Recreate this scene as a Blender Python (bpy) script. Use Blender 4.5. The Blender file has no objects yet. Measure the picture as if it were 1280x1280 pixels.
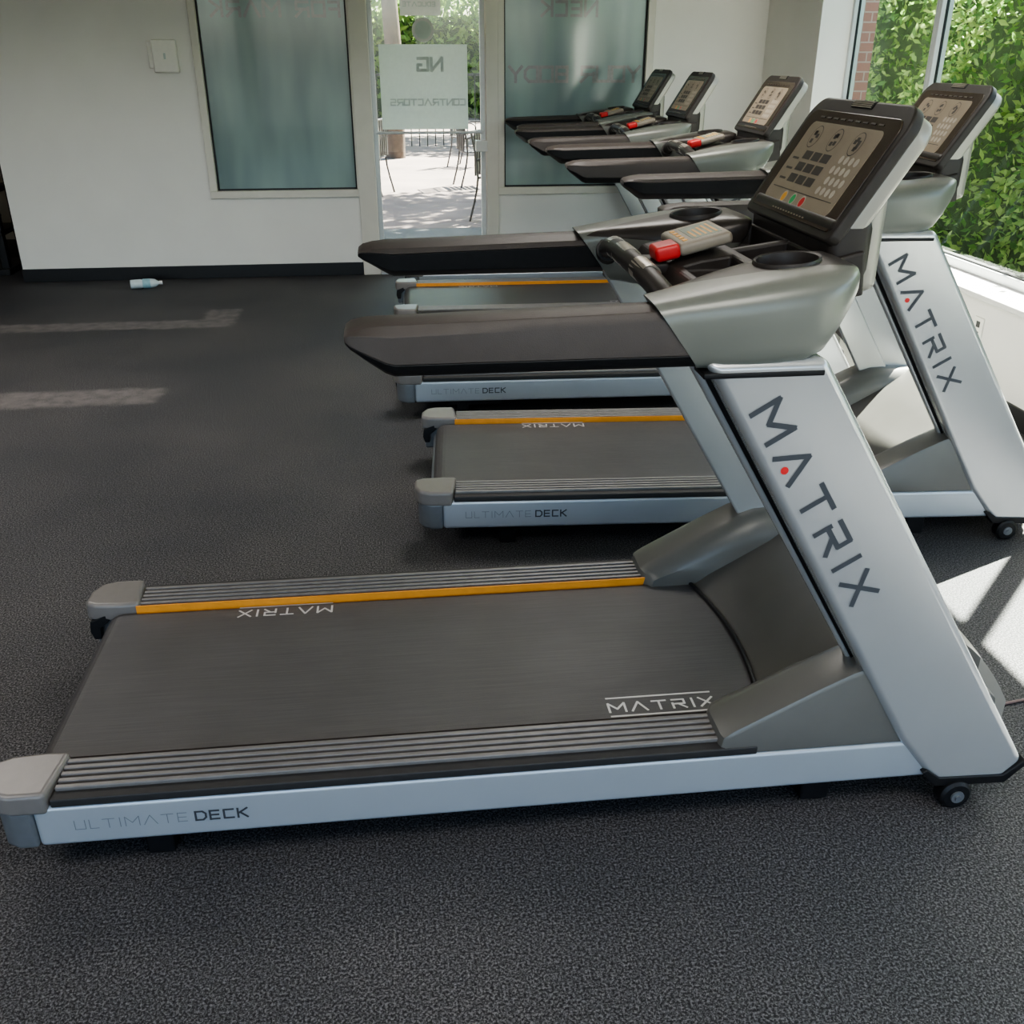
import bpy, math, random
from mathutils import Vector, Matrix
random.seed(7)
C = bpy.context.scene.collection

# ------------------------------------------------------------ helpers
def newmat(name, col, rough=0.5, metal=0.0, noise=0.0, nscale=40.0, bump=0.0, bscale=200.0, coat=0.0, spec=0.5, emit=0.0):
    m = bpy.data.materials.new(name); m.use_nodes = True
    nt = m.node_tree; b = nt.nodes["Principled BSDF"]
    c = (col[0], col[1], col[2], 1)
    b.inputs["Base Color"].default_value = c
    b.inputs["Roughness"].default_value = rough
    b.inputs["Metallic"].default_value = metal
    b.inputs["Specular IOR Level"].default_value = spec
    b.inputs["Coat Weight"].default_value = coat
    if emit:
        b.inputs["Emission Color"].default_value = c
        b.inputs["Emission Strength"].default_value = emit
    tc = nt.nodes.new("ShaderNodeTexCoord")
    if noise > 0:
        n = nt.nodes.new("ShaderNodeTexNoise"); n.inputs["Scale"].default_value = nscale
        n.inputs["Detail"].default_value = 5
        nt.links.new(tc.outputs["Object"], n.inputs["Vector"])
        r = nt.nodes.new("ShaderNodeValToRGB")
        r.color_ramp.elements[0].position = 0.3; r.color_ramp.elements[1].position = 0.7
        r.color_ramp.elements[0].color = tuple(max(0, x * (1 - noise)) for x in col) + (1,)
        r.color_ramp.elements[1].color = tuple(min(1, x * (1 + noise)) for x in col) + (1,)
        nt.links.new(n.outputs["Fac"], r.inputs["Fac"]); nt.links.new(r.outputs["Color"], b.inputs["Base Color"])
    if bump > 0:
        n2 = nt.nodes.new("ShaderNodeTexNoise"); n2.inputs["Scale"].default_value = bscale
        nt.links.new(tc.outputs["Object"], n2.inputs["Vector"])
        bp = nt.nodes.new("ShaderNodeBump"); bp.inputs["Strength"].default_value = bump; bp.inputs["Distance"].default_value = 0.002
        nt.links.new(n2.outputs["Fac"], bp.inputs["Height"]); nt.links.new(bp.outputs["Normal"], b.inputs["Normal"])
    return m

def mesh(name, verts, faces, mat=None, parent=None, smooth=False, bevel=0.0, seg=3, mats=None, midx=None):
    me = bpy.data.meshes.new(name); me.from_pydata([tuple(v) for v in verts], [], faces); me.update()
    if mats:
        for mm in mats: me.materials.append(mm)
        if midx:
            for p, i in zip(me.polygons, midx): p.material_index = i
    elif mat: me.materials.append(mat)
    import bmesh
    bm = bmesh.new(); bm.from_mesh(me); bmesh.ops.recalc_face_normals(bm, faces=bm.faces); bm.to_mesh(me); bm.free()
    o = bpy.data.objects.new(name, me); C.objects.link(o)
    if parent: o.parent = parent
    if bevel > 0:
        bv = o.modifiers.new("bevel", "BEVEL"); bv.width = bevel; bv.segments = seg; bv.limit_method = 'ANGLE'; bv.angle_limit = math.radians(35)
        smooth = True
        
    if smooth:
        for p in me.polygons: p.use_smooth = True
        try:
            me.set_sharp_from_angle(angle=math.radians(40))
        except Exception: pass
    if bevel > 0:
        wn = o.modifiers.new("wn", "WEIGHTED_NORMAL"); wn.keep_sharp = False
    return o

def boxgeo(V, F, x0, x1, y0, y1, z0, z1):
    n = len(V)
    V += [(x0,y0,z0),(x1,y0,z0),(x1,y1,z0),(x0,y1,z0),(x0,y0,z1),(x1,y0,z1),(x1,y1,z1),(x0,y1,z1)]
    F += [(n,n+3,n+2,n+1),(n+4,n+5,n+6,n+7),(n,n+1,n+5,n+4),(n+1,n+2,n+6,n+5),(n+2,n+3,n+7,n+6),(n+3,n,n+4,n+7)]

def boxes(name, lst, mat, parent=None, bevel=0.0, seg=2):
    V, F = [], []
    for b in lst: boxgeo(V, F, *b)
    return mesh(name, V, F, mat, parent, bevel=bevel, seg=seg)

def prism(name, prof, y0, y1, mat, parent=None, bevel=0.0, seg=3, axis='y'):
    n = len(prof)
    if axis == 'y': V = [(p[0], y0, p[1]) for p in prof] + [(p[0], y1, p[1]) for p in prof]
    elif axis == 'z': V = [(p[0], p[1], y0) for p in prof] + [(p[0], p[1], y1) for p in prof]
    else: V = [(y0, p[0], p[1]) for p in prof] + [(y1, p[0], p[1]) for p in prof]
    F = [tuple(range(n)), tuple(range(2*n-1, n-1, -1))]
    F += [(i, (i+1) % n, n+(i+1) % n, n+i) for i in range(n)]
    return mesh(name, V, F, mat, parent, bevel=bevel, seg=seg)

def loft(name, rings, mat, parent=None, smooth=True, bevel=0.0):
    n = len(rings[0]); V = [p for r in rings for p in r]; F = []
    for k in range(len(rings)-1):
        for i in range(n):
            F.append((k*n+i, k*n+(i+1) % n, (k+1)*n+(i+1) % n, (k+1)*n+i))
    F.append(tuple(range(n))); F.append(tuple(range((len(rings)-1)*n, len(rings)*n)))
    return mesh(name, V, F, mat, parent, smooth=smooth, bevel=bevel)

def tubegeo(V, F, pts, r, n=10, closed_ends=True):
    pts = [Vector(p) for p in pts]; base = len(V); up0 = None
    for k, p in enumerate(pts):
        if k == 0: t = pts[1]-pts[0]
        elif k == len(pts)-1: t = pts[-1]-pts[-2]
        else: t = (pts[k+1]-pts[k]).normalized() + (pts[k]-pts[k-1]).normalized()
        t.normalize()
        if up0 is None:
            up0 = Vector((0,0,1)) if abs(t.z) < 0.9 else Vector((1,0,0))
        a = t.cross(up0)
        if a.length < 1e-4: a = t.orthogonal()
        a.normalize(); b = a.cross(t).normalized(); up0 = b
        rr = r[k] if isinstance(r, (list, tuple)) else r
        for i in range(n):
            th = 2*math.pi*i/n
            V.append(tuple(p + a*math.cos(th)*rr + b*math.sin(th)*rr))
    for k in range(len(pts)-1):
        for i in range(n):
            F.append((base+k*n+i, base+k*n+(i+1) % n, base+(k+1)*n+(i+1) % n, base+(k+1)*n+i))
    F.append(tuple(base+i for i in range(n))); F.append(tuple(base+(len(pts)-1)*n+i for i in range(n)))

def tubes(name, lst, mat, parent=None, n=10):
    V, F = [], []
    for pts, r in lst: tubegeo(V, F, pts, r, n)
    return mesh(name, V, F, mat, parent, smooth=True)

def smoothpts(pts, sub=6):
    P = [Vector(p) for p in pts]; out = []
    for i in range(len(P)-1):
        p0 = P[max(i-1,0)]; p1 = P[i]; p2 = P[i+1]; p3 = P[min(i+2, len(P)-1)]
        for s in range(sub):
            t = s/sub
            out.append(0.5*((2*p1)+(-p0+p2)*t+(2*p0-5*p1+4*p2-p3)*t*t+(-p0+3*p1-3*p2+p3)*t**3))
    out.append(P[-1]); return out

FONT = {
 'M': (1.15, [(0,0,0,1),(0,1,.575,.35),(.575,.35,1.15,1),(1.15,1,1.15,0)]),
 'A': (1.1, [(0,0,.55,1),(.55,1,1.1,0)]),
 'T': (1.0, [(0,.95,1,.95),(.5,.95,.5,0)]),
 'R': (.95, [(0,0,0,.6),(0,.95,.85,.95),(.85,.95,.85,.48),(.85,.48,0,.48),(.4,.48,.92,0)]),
 'I': (.12, [(.06,0,.06,1)]),
 'X': (1.0, [(0,0,1,1),(0,1,1,0)]),
 'U': (.85, [(0,1,0,.05),(0,.05,.85,.05),(.85,.05,.85,1)]),
 'L': (.7, [(0,1,0,.05),(0,.05,.7,.05)]),
 'E': (.75, [(0,0,0,1),(0,.95,.75,.95),(0,.5,.7,.5),(0,.05,.75,.05)]),
 'D': (.85, [(0,0,0,1),(0,.95,.6,.95),(.6,.95,.85,.7),(.85,.7,.85,.3),(.85,.3,.6,.05),(.6,.05,0,.05)]),
 'C': (.85, [(.85,.95,.05,.95),(.05,.95,.05,.05),(.05,.05,.85,.05)]),
 'K': (.8, [(0,0,0,1),(0,.45,.8,1),(.25,.5,.8,0)]),
 'Y': (.9, [(0,1,.45,.5),(.9,1,.45,.5),(.45,.5,.45,0)]),
 'O': (.85, [(0,0,0,1),(0,.95,.85,.95),(.85,1,.85,0),(.85,.05,0,.05)]),
 'B': (.8, [(0,0,0,1),(0,.95,.75,.95),(0,.5,.75,.5),(0,.05,.75,.05),(.75,1,.75,0)]),
 'N': (.9, [(0,0,0,1),(0,1,.9,0),(.9,0,.9,1)]),
 'G': (.85, [(.85,.95,0,.95),(0,.95,0,.05),(0,.05,.85,.05),(.85,.05,.85,.45),(.85,.45,.5,.45)]),
 'S': (.8, [(.8,.95,0,.95),(0,.95,0,.5),(0,.5,.8,.5),(.8,.5,.8,.05),(.8,.05,0,.05)]),
 'F': (.75, [(0,0,0,1),(0,.95,.75,.95),(0,.5,.7,.5)]),
 'Q': (.85, [(0,0,0,1),(0,.95,.85,.95),(.85,1,.85,0),(.85,.05,0,.05),(.5,.3,.95,-.1)]),
 ' ': (.5, []),
}
def stroke_text(name, text, org, d, up, h, w, mat, parent, gap=.32, extra=None, bars=None):
    d = Vector(d).normalized(); up = Vector(up).normalized(); org = Vector(org); nn = d.cross(up)
    V, F = [], []; x = 0
    def st(x0, y0, x1, y1):
        a = org + d*(x0*h) + up*(y0*h); b = org + d*(x1*h) + up*(y1*h)
        t = (b-a).normalized(); s = t.cross(nn).normalized()*(w/2)
        off = nn*(2.5e-5*(len(F) % 8))      # keep overlapping strokes from being coplanar
        a = a - t*(w*0.3) + off; b = b + t*(w*0.3) + off
        n = len(V); V.extend([tuple(a-s), tuple(b-s), tuple(b+s), tuple(a+s)]); F.append((n, n+1, n+2, n+3))
    dots = []
    for ch in text:
        wd, S = FONT[ch]
        for s in S: st(x+s[0], s[1], x+s[2], s[3])
        if ch == 'A': dots.append(org + d*((x+.55)*h) + up*(.12*h))
        x += wd + gap
    tot = x-gap
    if bars:
        for yb in bars: st(0, yb, tot, yb)
    mesh(name, V, F, mat, parent)
    return dots, tot*h

def leaves(name, gens, n, size, mat, parent=None):
    V, F = [], []
    for i in range(n):
        p = Vector(gens()); s = size*random.uniform(.6, 1.3)
        a = Vector((random.gauss(0,1), random.gauss(0,1), random.gauss(0,1))).normalized()
        b = a.cross(Vector((random.gauss(0,1), random.gauss(0,1), random.gauss(0,1)))).normalized()
        k = len(V)
        V += [tuple(p-a*s), tuple(p+b*s*.45), tuple(p+a*s), tuple(p-b*s*.45)]; F.append((k,k+1,k+2,k+3))
    return mesh(name, V, F, mat, parent)

def empty(name, loc=(0,0,0), rz=0):
    e = bpy.data.objects.new(name, None); C.objects.link(e); e.location = loc; e.rotation_euler = (0,0,math.radians(rz)); e.empty_display_size = .2
    return e

# ------------------------------------------------------------ materials
silver = newmat("silver_paint", (.55,.56,.565), .25, .6, noise=.02, nscale=8)
frame_silver = newmat("frame_silver", (.45,.49,.53), .34, .45, noise=.02, nscale=6)
cap_top = newmat("cap_plastic", (.18,.165,.155), .36, .1, noise=.04, bump=.05)
cap_low = newmat("cap_metal_grey", (.20,.215,.23), .36, .5, noise=.04)
shroud = newmat("shroud_grey", (.125,.122,.112), .34, 0.15, noise=.04, nscale=10, bump=.04)
cover = newmat("cover_grey", (.105,.102,.095), .34, 0.15, noise=.04, nscale=10, bump=.04)
armtop = newmat("arm_brown_grey", (.064,.053,.048), .46, 0, noise=.05, nscale=30, bump=.25, bscale=500, spec=.32)
black = newmat("black_rubber", (.008,.008,.009), .48, 0, noise=.2, nscale=60, bump=.1, spec=.35)
dgrey = newmat("dark_grey_plastic", (.036,.030,.027), .42, 0, noise=.1, nscale=40, bump=.1, bscale=600, spec=.35)
# shoulder: grey-green outside, dark top deck around the cup holder
shoulder_m = newmat("console_shell", (.175,.18,.16), .32, .2, noise=.03, nscale=10)
nt = shoulder_m.node_tree; b = nt.nodes["Principled BSDF"]; 
src = b.inputs["Base Color"].links[0].from_socket
tcn = nt.nodes.new("ShaderNodeTexCoord"); sp = nt.nodes.new("ShaderNodeSeparateXYZ"); nt.links.new(tcn.outputs["Object"], sp.inputs[0])
def MT(op, a, c=None):
    n = nt.nodes.new("ShaderNodeMath"); n.operation = op
    for i, q in enumerate((a, c)):
        if q is None: continue
        if isinstance(q, (int, float)): n.inputs[i].default_value = q
        else: nt.links.new(q, n.inputs[i])
    return n.outputs[0]
lim = MT('ADD', MT('MULTIPLY', sp.outputs[0], .14), .327-.14*1.37)
m1 = MT('LESS_THAN', MT('ABSOLUTE', sp.outputs[1]), lim)
m2 = MT('GREATER_THAN', sp.outputs[2], 1.195)
mk = MT('MULTIPLY', m1, m2)
mxn = nt.nodes.new("ShaderNodeMix"); mxn.data_type = 'RGBA'; nt.links.new(mk, mxn.inputs[0]); nt.links.new(src, mxn.inputs[6]); mxn.inputs[7].default_value = (.045,.038,.034,1)
nt.links.new(mxn.outputs[2], b.inputs["Base Color"])
headshell = newmat("head_shell_silver", (.34,.325,.29), .32, .35, noise=.03, nscale=10)
# belt: dark rubber with fine lengthwise wear
belt_m = newmat("belt_rubber", (.060,.057,.058), .46, 0, noise=.12, nscale=5, bump=.35, bscale=700, spec=.5)
nt = belt_m.node_tree; b = nt.nodes["Principled BSDF"]; src = b.inputs["Base Color"].links[0].from_socket
tcn = nt.nodes.new("ShaderNodeTexCoord"); mp = nt.nodes.new("ShaderNodeMapping"); mp.inputs["Scale"].default_value = (6,260,1)
nz = nt.nodes.new("ShaderNodeTexNoise"); nz.inputs["Scale"].default_value = 1.0; nz.inputs["Detail"].default_value = 6
nt.links.new(tcn.outputs["Object"], mp.inputs[0]); nt.links.new(mp.outputs[0], nz.inputs["Vector"])
rr_ = nt.nodes.new("ShaderNodeValToRGB"); rr_.color_ramp.elements[0].position=.35; rr_.color_ramp.elements[1].position=.72
rr_.color_ramp.elements[0].color=(.86,.86,.86,1); rr_.color_ramp.elements[1].color=(1.22,1.2,1.18,1)
nt.links.new(nz.outputs["Fac"], rr_.inputs[0])
mb = nt.nodes.new("ShaderNodeMix"); mb.data_type='RGBA'; mb.blend_type='MULTIPLY'; mb.inputs[0].default_value=1
nt.links.new(src, mb.inputs[6]); nt.links.new(rr_.outputs[0], mb.inputs[7]); nt.links.new(mb.outputs[2], b.inputs["Base Color"])
rib_m = newmat("rail_rib", (.185,.175,.168), .42, .3, noise=.08, nscale=30)
groove_m = newmat("rail_groove", (.022,.021,.021), .6, 0, noise=.1)
orange = newmat("orange_strip", (.72,.28,.03), .5, 0, noise=.05)
letter = newmat("letter_grey", (.05,.055,.065), .5, 0, noise=.05)
letter_lt = newmat("letter_light", (.50,.48,.47), .5, 0, noise=.05)
letter_th = newmat("letter_thin_grey", (.20,.22,.25), .5, 0, noise=.05)
redm = newmat("red_plastic", (.62,.03,.03), .35, 0, noise=.05)
glassblk = newmat("console_glass", (.060,.043,.032), .12, 0, noise=.05, coat=.3)
panel_m = newmat("screen_overlay", (.31,.255,.19), .3, 0, noise=.06, nscale=20)
icon_d = newmat("icon_dark", (.06,.05,.045), .4, 0, noise=.05)
icon_w = newmat("icon_light", (.52,.47,.40), .4, 0, noise=.05)
green_b = newmat("button_green", (.05,.45,.15), .4, 0, noise=.05)
orange_b = newmat("button_orange", (.8,.4,.05), .4, 0, noise=.05)
module_m = newmat("module_beige", (.28,.24,.19), .4, 0, noise=.05)
lcd = newmat("module_screen", (.34,.38,.31), .25, 0, noise=.05)
chrome = newmat("sensor_plate", (.42,.38,.32), .28, .5, noise=.05)

# ------------------------------------------------------------ treadmill
def build_treadmill(e):
    P = e
    for s, tag in ((-1, "right"), (1, "left")):
        Y = lambda y: s*y
        def yr(a, b): return (min(s*a, s*b), max(s*a, s*b))
        # side frame
        y0, y1 = yr(.40, .452)
        prism("side_frame_"+tag, [(y0, .082), (y1, .082), (y1, .188), (y0, .188)], .10, 2.12, frame_silver, P, bevel=.012, axis='x')
        # rear cap
        pl = [(.135, Y(.456)), (.06, Y(.456)), (.02, Y(.44)), (.0, Y(.40)), (-.002, Y(.335)), (.03, Y(.318)), (.10, Y(.312)), (.15, Y(.316))]
        prism("rear_cap_top_"+tag, pl, .170, .226, cap_top, P, bevel=.012, axis='z', seg=4)
        pl2 = [(.10, Y(.453)), (.06, Y(.453)), (.03, Y(.436)), (.012, Y(.40)), (.012, Y(.34)), (.10, Y(.335))]
        prism("rear_cap_base_"+tag, pl2, .08, .18, cap_low, P, bevel=.01, axis='z', seg=3)
        a, b = yr(.316, .338)
        prism("rear_cap_strap_"+tag, [(.008,.172),(.10,.215),(.14,.215),(.14,.198),(.07,.18),(.035,.15),(.032,.115),(.012,.115),(.004,.14)], a, b, black, P, bevel=.003)
        # foot rail
        a, b = yr(.316, .452)
        boxes("foot_rail_"+tag, [(.14, 1.66, a, b, .186, .207)], groove_m, P, bevel=.004)
        rb = []
        for i in range(5):
            c0 = .330 + i*.0205
            q0, q1 = yr(c0, c0+.0125)
            rb.append((.145, 1.66, q0, q1, .203, .216))
        boxes("rail_ribs_"+tag, rb, rib_m, P, bevel=.002, seg=1)
        a, b = yr(.3125, .3165)
        boxes("orange_strip_"+tag, [(.14, 1.62, a, b, .19, .217 if s > 0 else .199)], orange, P)
        a, b = yr(.306, .316)
        boxes("belt_gap_"+tag, [(.14, 1.66, a, b, .17, .192)], black, P)
        # shroud: rounded outer wall, broad top falling inwards
        prof = [(1.57,.19),(1.578,.232),(1.60,.248),(1.68,.292),(1.78,.345),(1.86,.385),(1.91,.402),(1.96,.405),(2.10,.40),(2.20,.30),(2.22,.19)]
        rings = []
        for yy, kz, dx in ((.449,.93,.012),(.444,.985,.004),(.43,1.0,0),(.35,1.0,0),(.335,.98,.003),(.31,.86,.012),(.29,.66,.03)):
            rings.append([(x + (dx if x < 1.7 else dx*.3), s*yy, .19+(z-.19)*kz) for x, z in prof])
        loft("side_shroud_"+tag, rings, shroud, P)
        # upright
        up = [(2.065,.105),(2.10,.072),(2.265,.066),(2.308,.115),(1.690,1.10),(1.458,1.10),(1.99,.20)]
        a, b = yr(.392, .462)
        prism("upright_"+tag, up, a, b, silver, P, bevel=.018, seg=5)
        up2 = [(1.435,1.10),(1.56,1.10),(2.12,.18),(1.965,.22)]
        a, b = yr(.362, .388)
        prism("upright_inner_"+tag, up2, a, b, silver, P, bevel=.008)
        a, b = yr(.386, .394)
        prism("upright_seam_"+tag, [(1.450,1.10),(1.57,1.10),(2.12,.18),(1.980,.21)], a, b, black, P)
        ft = [(2.058,.105),(2.095,.062),(2.27,.056),(2.314,.105),(2.310,.120),(2.262,.080),(2.105,.086),(2.07,.112)]
        a, b = yr(.388, .466)
        prism("foot_shoe_"+tag, ft, a, b, black, P, bevel=.003)
        # wheel
        V, F = [], []
        a, b = yr(.435, .478)
        tubegeo(V, F, [(2.15, a, .037), (2.15, a+.006, .037), (2.15, b-.006, .037), (2.15, b, .037)], [.031,.038,.038,.031], 28)
        mesh("wheel_"+tag, V, F, black, P, smooth=True)
        V, F = [], []
        tubegeo(V, F, [(2.15, a-.004, .037), (2.15, b+.004, .037)], .016, 16)
        tubegeo(V, F, [(2.15, a-.008, .037), (2.15, b+.008, .037)], .007, 8)
        mesh("wheel_hub_"+tag, V, F, cap_low, P, smooth=True)
        a, b = yr(.35, .41)
        boxes("support_foot_"+tag, [(1.80,1.87,a,b,0.0,.09),(.30,.36,a,b,0.0,.09),(.26,.52,a,b,.05,.09)], black, P, bevel=.006)
        # arm
        ac = .390
        def arm(pts, name, mat):
            rings = []
            for x, zl, zh in ((.815,.62,.80),(.825,.50,.88),(.85,.32,.95),(.885,.06,1.0),(.90,0,1.0),(1.15,0,1.0),(1.40,0,1.0)):
                k = max(0, (x-.9)/.5)
                ring = []
                for o, z in pts:
                    z2 = z + .012*k if z > 1.12 else z
                    tz = (z2-1.085)/.10
                    tz = min(max(tz, 0), 1.3)
                    if x < .9: z2 = 1.085 + .10*(zl + (zh-zl)*tz)
                    oo = o*(1 if x >= .85 else (.75 if x < .82 else .88))
                    sh = (.055*(1-tz) if x > 1.39 else 0)
                    ring.append((x+sh, s*(ac+oo), z2))
                rings.append(ring)
            return loft(name, rings, mat, P, bevel=.004)
        arm([(-.060,1.160),(-.052,1.172),(-.02,1.181),(.02,1.184),(.047,1.178),(.061,1.160),(.064,1.112)], "arm_grip_"+tag, armtop)
        arm([(-.061,1.159),(.0645,1.111),(.058,1.095),(.045,1.086),(-.030,1.104),(-.056,1.118)], "arm_base_"+tag, black)
        # shoulder
        rings = []
        for x, yo, yi, zb, zt, sh in ((1.362,.455,.324,1.080,1.203,.09),(1.40,.457,.312,1.078,1.209,.08),(1.45,.462,.285,1.076,1.218,.05),(1.52,.466,.245,1.076,1.230,.02),(1.59,.468,.215,1.077,1.241,0),(1.645,.466,.20,1.082,1.248,0),(1.68,.462,.195,1.10,1.251,0),(1.705,.452,.195,1.135,1.253,0),(1.728,.436,.195,1.17,1.253,0),(1.75,.41,.20,1.20,1.252,0),(1.765,.37,.22,1.225,1.247,0)):
            ring = []; N = 28; cy = (yo+yi)/2; hy = (yo-yi)/2; cz = (zb+zt)/2; hz = (zt-zb)/2; n = 4.5
            for i in range(N):
                th = 2*math.pi*(i+.5)/N; c, q = math.cos(th), math.sin(th)
                yy = math.copysign(abs(c)**(2/n), c)*hy; zz = math.copysign(abs(q)**(2/n), q)*hz
                ring.append((x+sh*(.5-zz/hz/2), s*(cy+yy), cz+zz))
            rings.append(ring)
        so = loft("console_shoulder_"+tag, rings, shoulder_m, P)
        V, F = [], []
        tubegeo(V, F, [(1.650, s*.305, 1.150), (1.650, s*.305, 1.40)], .0575, 40)
        cut = mesh("cutter", V, F)
        bo = so.modifiers.new("b", "BOOLEAN"); bo.object = cut; bo.operation = 'DIFFERENCE'; bo.solver = 'EXACT'
        dg = bpy.context.evaluated_depsgraph_get(); me2 = bpy.data.meshes.new_from_object(so.evaluated_get(dg))
        so.modifiers.clear(); so.data = me2; bpy.data.objects.remove(cut)
        # black trim under the shoulder
        a, b = yr(.40, .464)
        boxes("shoulder_trim_"+tag, [(1.455,1.685,a,b,1.069,1.080)], black, P, bevel=.003)
        # cup liner
        V, F = [], []; N = 40
        prf = [(.0645,1.236),(.0640,1.250),(.062,1.254),(.058,1.252),(.0555,1.242),(.050,1.160),(0.001,1.158)]
        for r, z in prf:
            for i in range(N):
                th = 2*math.pi*i/N; xx = r*math.cos(th); V.append((1.650+xx, s*.305+r*math.sin(th), z + (.10*xx if z > 1.2 else 0)))
        for k in range(len(prf)-1):
            for i in range(N): F.append((k*N+i, k*N+(i+1) % N, (k+1)*N+(i+1) % N, (k+1)*N+i))
        mesh("cup_holder_"+tag, V, F, dgrey, P, smooth=True)
    # belt
    prof = [(1.84,.198)] + [(.105+.045*math.cos(math.radians(a)), .153+.045*math.sin(math.radians(a))) for a in range(90, 271, 15)] + [(1.84,.108)]
    prism("running_belt", prof, -.303, .303, belt_m, P, bevel=0)
    boxes("deck_underside", [(.2,2.1,-.40,.40,.085,.107)], black, P)
    boxes("rear_roller_bar", [(.05,.12,-.34,.34,.10,.15)], cap_low, P, bevel=.01)
    # centre motor cover
    V, F = [], []; NU, NV = 26, 20
    for j in range(NV+1):
        y = -.345+.69*j/NV
        for i in range(NU+1):
            t = i/NU
            x0 = 1.71 + .05*(1-(y/.345)**2)
            x = x0 + (2.365-.05*(y/.345)**2 - x0)*t
            zz = .197 + .012*min(1, t*12)
            if x > 1.72:
                q = (x-x0)/(2.08-x0)
                q = min(max(q,0),1); zz += .195*(q**1.15*(1.1-.1*q))
            if x > 2.08:
                q = (x-2.08)/.285; zz -= .30*max(0,q)**2.0
            zz += .018*(1-(abs(y)/.345)**2)*min(1,t*3)
            V.append((x, y, zz))
    for j in range(NV):
        for i in range(NU):
            a = j*(NU+1)+i; F.append((a, a+1, a+NU+2, a+NU+1))
    mi = [1 if (f[0] % (NU+1)) > NU*.80 else 0 for f in F]
    def wall(idx):
        base = len(V)
        for k in idx: V.append((V[k][0], V[k][1], .10))
        for q in range(len(idx)-1):
            F.append((idx[q], idx[q+1], base+q+1, base+q)); mi.append(1 if V[idx[q]][0] > 2.2 else 0)
    wall(list(range(0, NU+1))); wall([NV*(NU+1)+i for i in range(NU+1)]); wall([j*(NU+1)+NU for j in range(NV+1)])
    mc = mesh("motor_cover", V, F, None, P, smooth=True, mats=[cover, headshell], midx=mi)
    pts = [(1.71+.05*(1-(y/.345)**2)-.006, y, .201) for y in [(-.30+.6*k/20) for k in range(21)]]
    tubes("cover_lip", [(pts, .006)], black, P, n=6)
    ys = [-.36+.72*k/16 for k in range(17)]
    plan = [(2.375-.07*(y/.36)**2-(.03 if abs(y) > .355 else 0), y) for y in ys] + [(2.05,.36),(2.05,-.36)]
    prism("front_bumper", plan, .055, .205, headshell, P, bevel=.015, axis='z')
    V, F = [], []
    for (bx, by) in ((2.362,-.14),(2.335,-.27)):
        tubegeo(V, F, [(bx-.01,by,.13),(bx+.006,by,.13)], .010, 12)
    mesh("bumper_screws", V, F, black, P, smooth=True)
    # under-console beam
    boxes("cross_beam", [(1.50,1.66,-.42,.42,1.085,1.150)], dgrey, P, bevel=.012)
    # console deck
    prof = [(1.475,1.155),(1.50,1.190),(1.56,1.205),(1.78,1.236),(1.84,1.250),(1.85,1.16),(1.55,1.11)]
    cd = prism("console_tray", prof, -.235, .235, dgrey, P)
    V, F = [], []
    boxgeo(V, F, 1.650, 1.765, .010, .215, 1.182, 1.4); boxgeo(V, F, 1.650, 1.765, -.185, -.015, 1.192, 1.4)
    boxgeo(V, F, 1.52, 1.625, -.185, -.06, 1.180, 1.4)
    cut = mesh("cutter2", V, F)
    bo = cd.modifiers.new("b", "BOOLEAN"); bo.object = cut; bo.solver = 'EXACT'
    dg = bpy.context.evaluated_depsgraph_get(); me2 = bpy.data.meshes.new_from_object(cd.evaluated_get(dg))
    cd.modifiers.clear(); cd.data = me2; bpy.data.objects.remove(cut)
    bv = cd.modifiers.new("bevel", "BEVEL"); bv.width = .006; bv.segments = 2; bv.limit_method = 'ANGLE'
    # heart-rate crossbar
    bar = smoothpts([(1.44,-.335,1.155),(1.425,-.25,1.182),(1.415,-.12,1.20),(1.41,0,1.204),(1.415,.12,1.20),(1.425,.25,1.182),(1.44,.335,1.155)], 6)
    tubes("hand_bar", [(bar, .023)], dgrey, P, n=16)
    tubes("hand_bar_mounts", [([bar[0], bar[3]], [.034,.029]), ([bar[-1], bar[-4]], [.034,.029])], dgrey, P, n=16)
    V, F = [], []
    for ys in ((-.17,-.10), (-.030,.065), (.13,.19)):
        pp = [(1.4125+.02*(y/.2)**2*.6, y, 1.2035-.012*(y/.2)**2) for y in [ys[0]+(ys[1]-ys[0])*k/5 for k in range(6)]]
        tubegeo(V, F, pp, .0248, 18)
    mesh("pulse_sensor_plates", V, F, chrome, P, smooth=True)
    boxes("bar_stem", [(1.42,1.50,-.035,.065,1.165,1.198)], dgrey, P, bevel=.01)
    # stop button
    o = boxes("stop_button", [(-.028,.028,-.034,.034,-.013,.020)], redm, P, bevel=.009, seg=3)
    o.location = (1.492,-.01,1.214); o.rotation_euler = (0,math.radians(-12),0)
    # control module
    def tilted(o, loc, ang):
        o.location = loc; o.rotation_euler = (0, math.radians(ang), 0)
    L = (1.575,.045,1.236)
    tilted(boxes("control_module", [(-.06,.06,-.085,.085,-.015,.012)], module_m, P, bevel=.010, seg=3), L, -14)
    tilted(boxes("module_face", [(-.050,.052,-.075,.075,.0119,.0124)], panel_m, P), L, -14)
    tilted(boxes("module_screen", [(-.022,.045,-.06,.06,.0122,.0132)], lcd, P), L, -14)
    tilted(boxes("module_bars", [(-.015+.012*i,-.010+.012*i,-.05,.012+.008*i,.0134,.0138) for i in range(5)], orange_b, P), L, -14)
    tilted(boxes("module_keys", [(-.043,-.033,-.06+.026*i,-.045+.026*i,.0122,.0136) for i in range(5)], orange_b, P), L, -14)
    # head: frame with u (up the slope), y, n (normal to user)
    hd = bpy.data.objects.new("console_head", None); C.objects.link(hd); hd.parent = P; hd.empty_display_size = .1
    B = Vector((1.765,.018,1.276)); ang = math.radians(32.0)
    U = Vector((math.sin(ang),0,math.cos(ang))); N = Vector((-math.cos(ang),0,math.sin(ang)))
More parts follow.
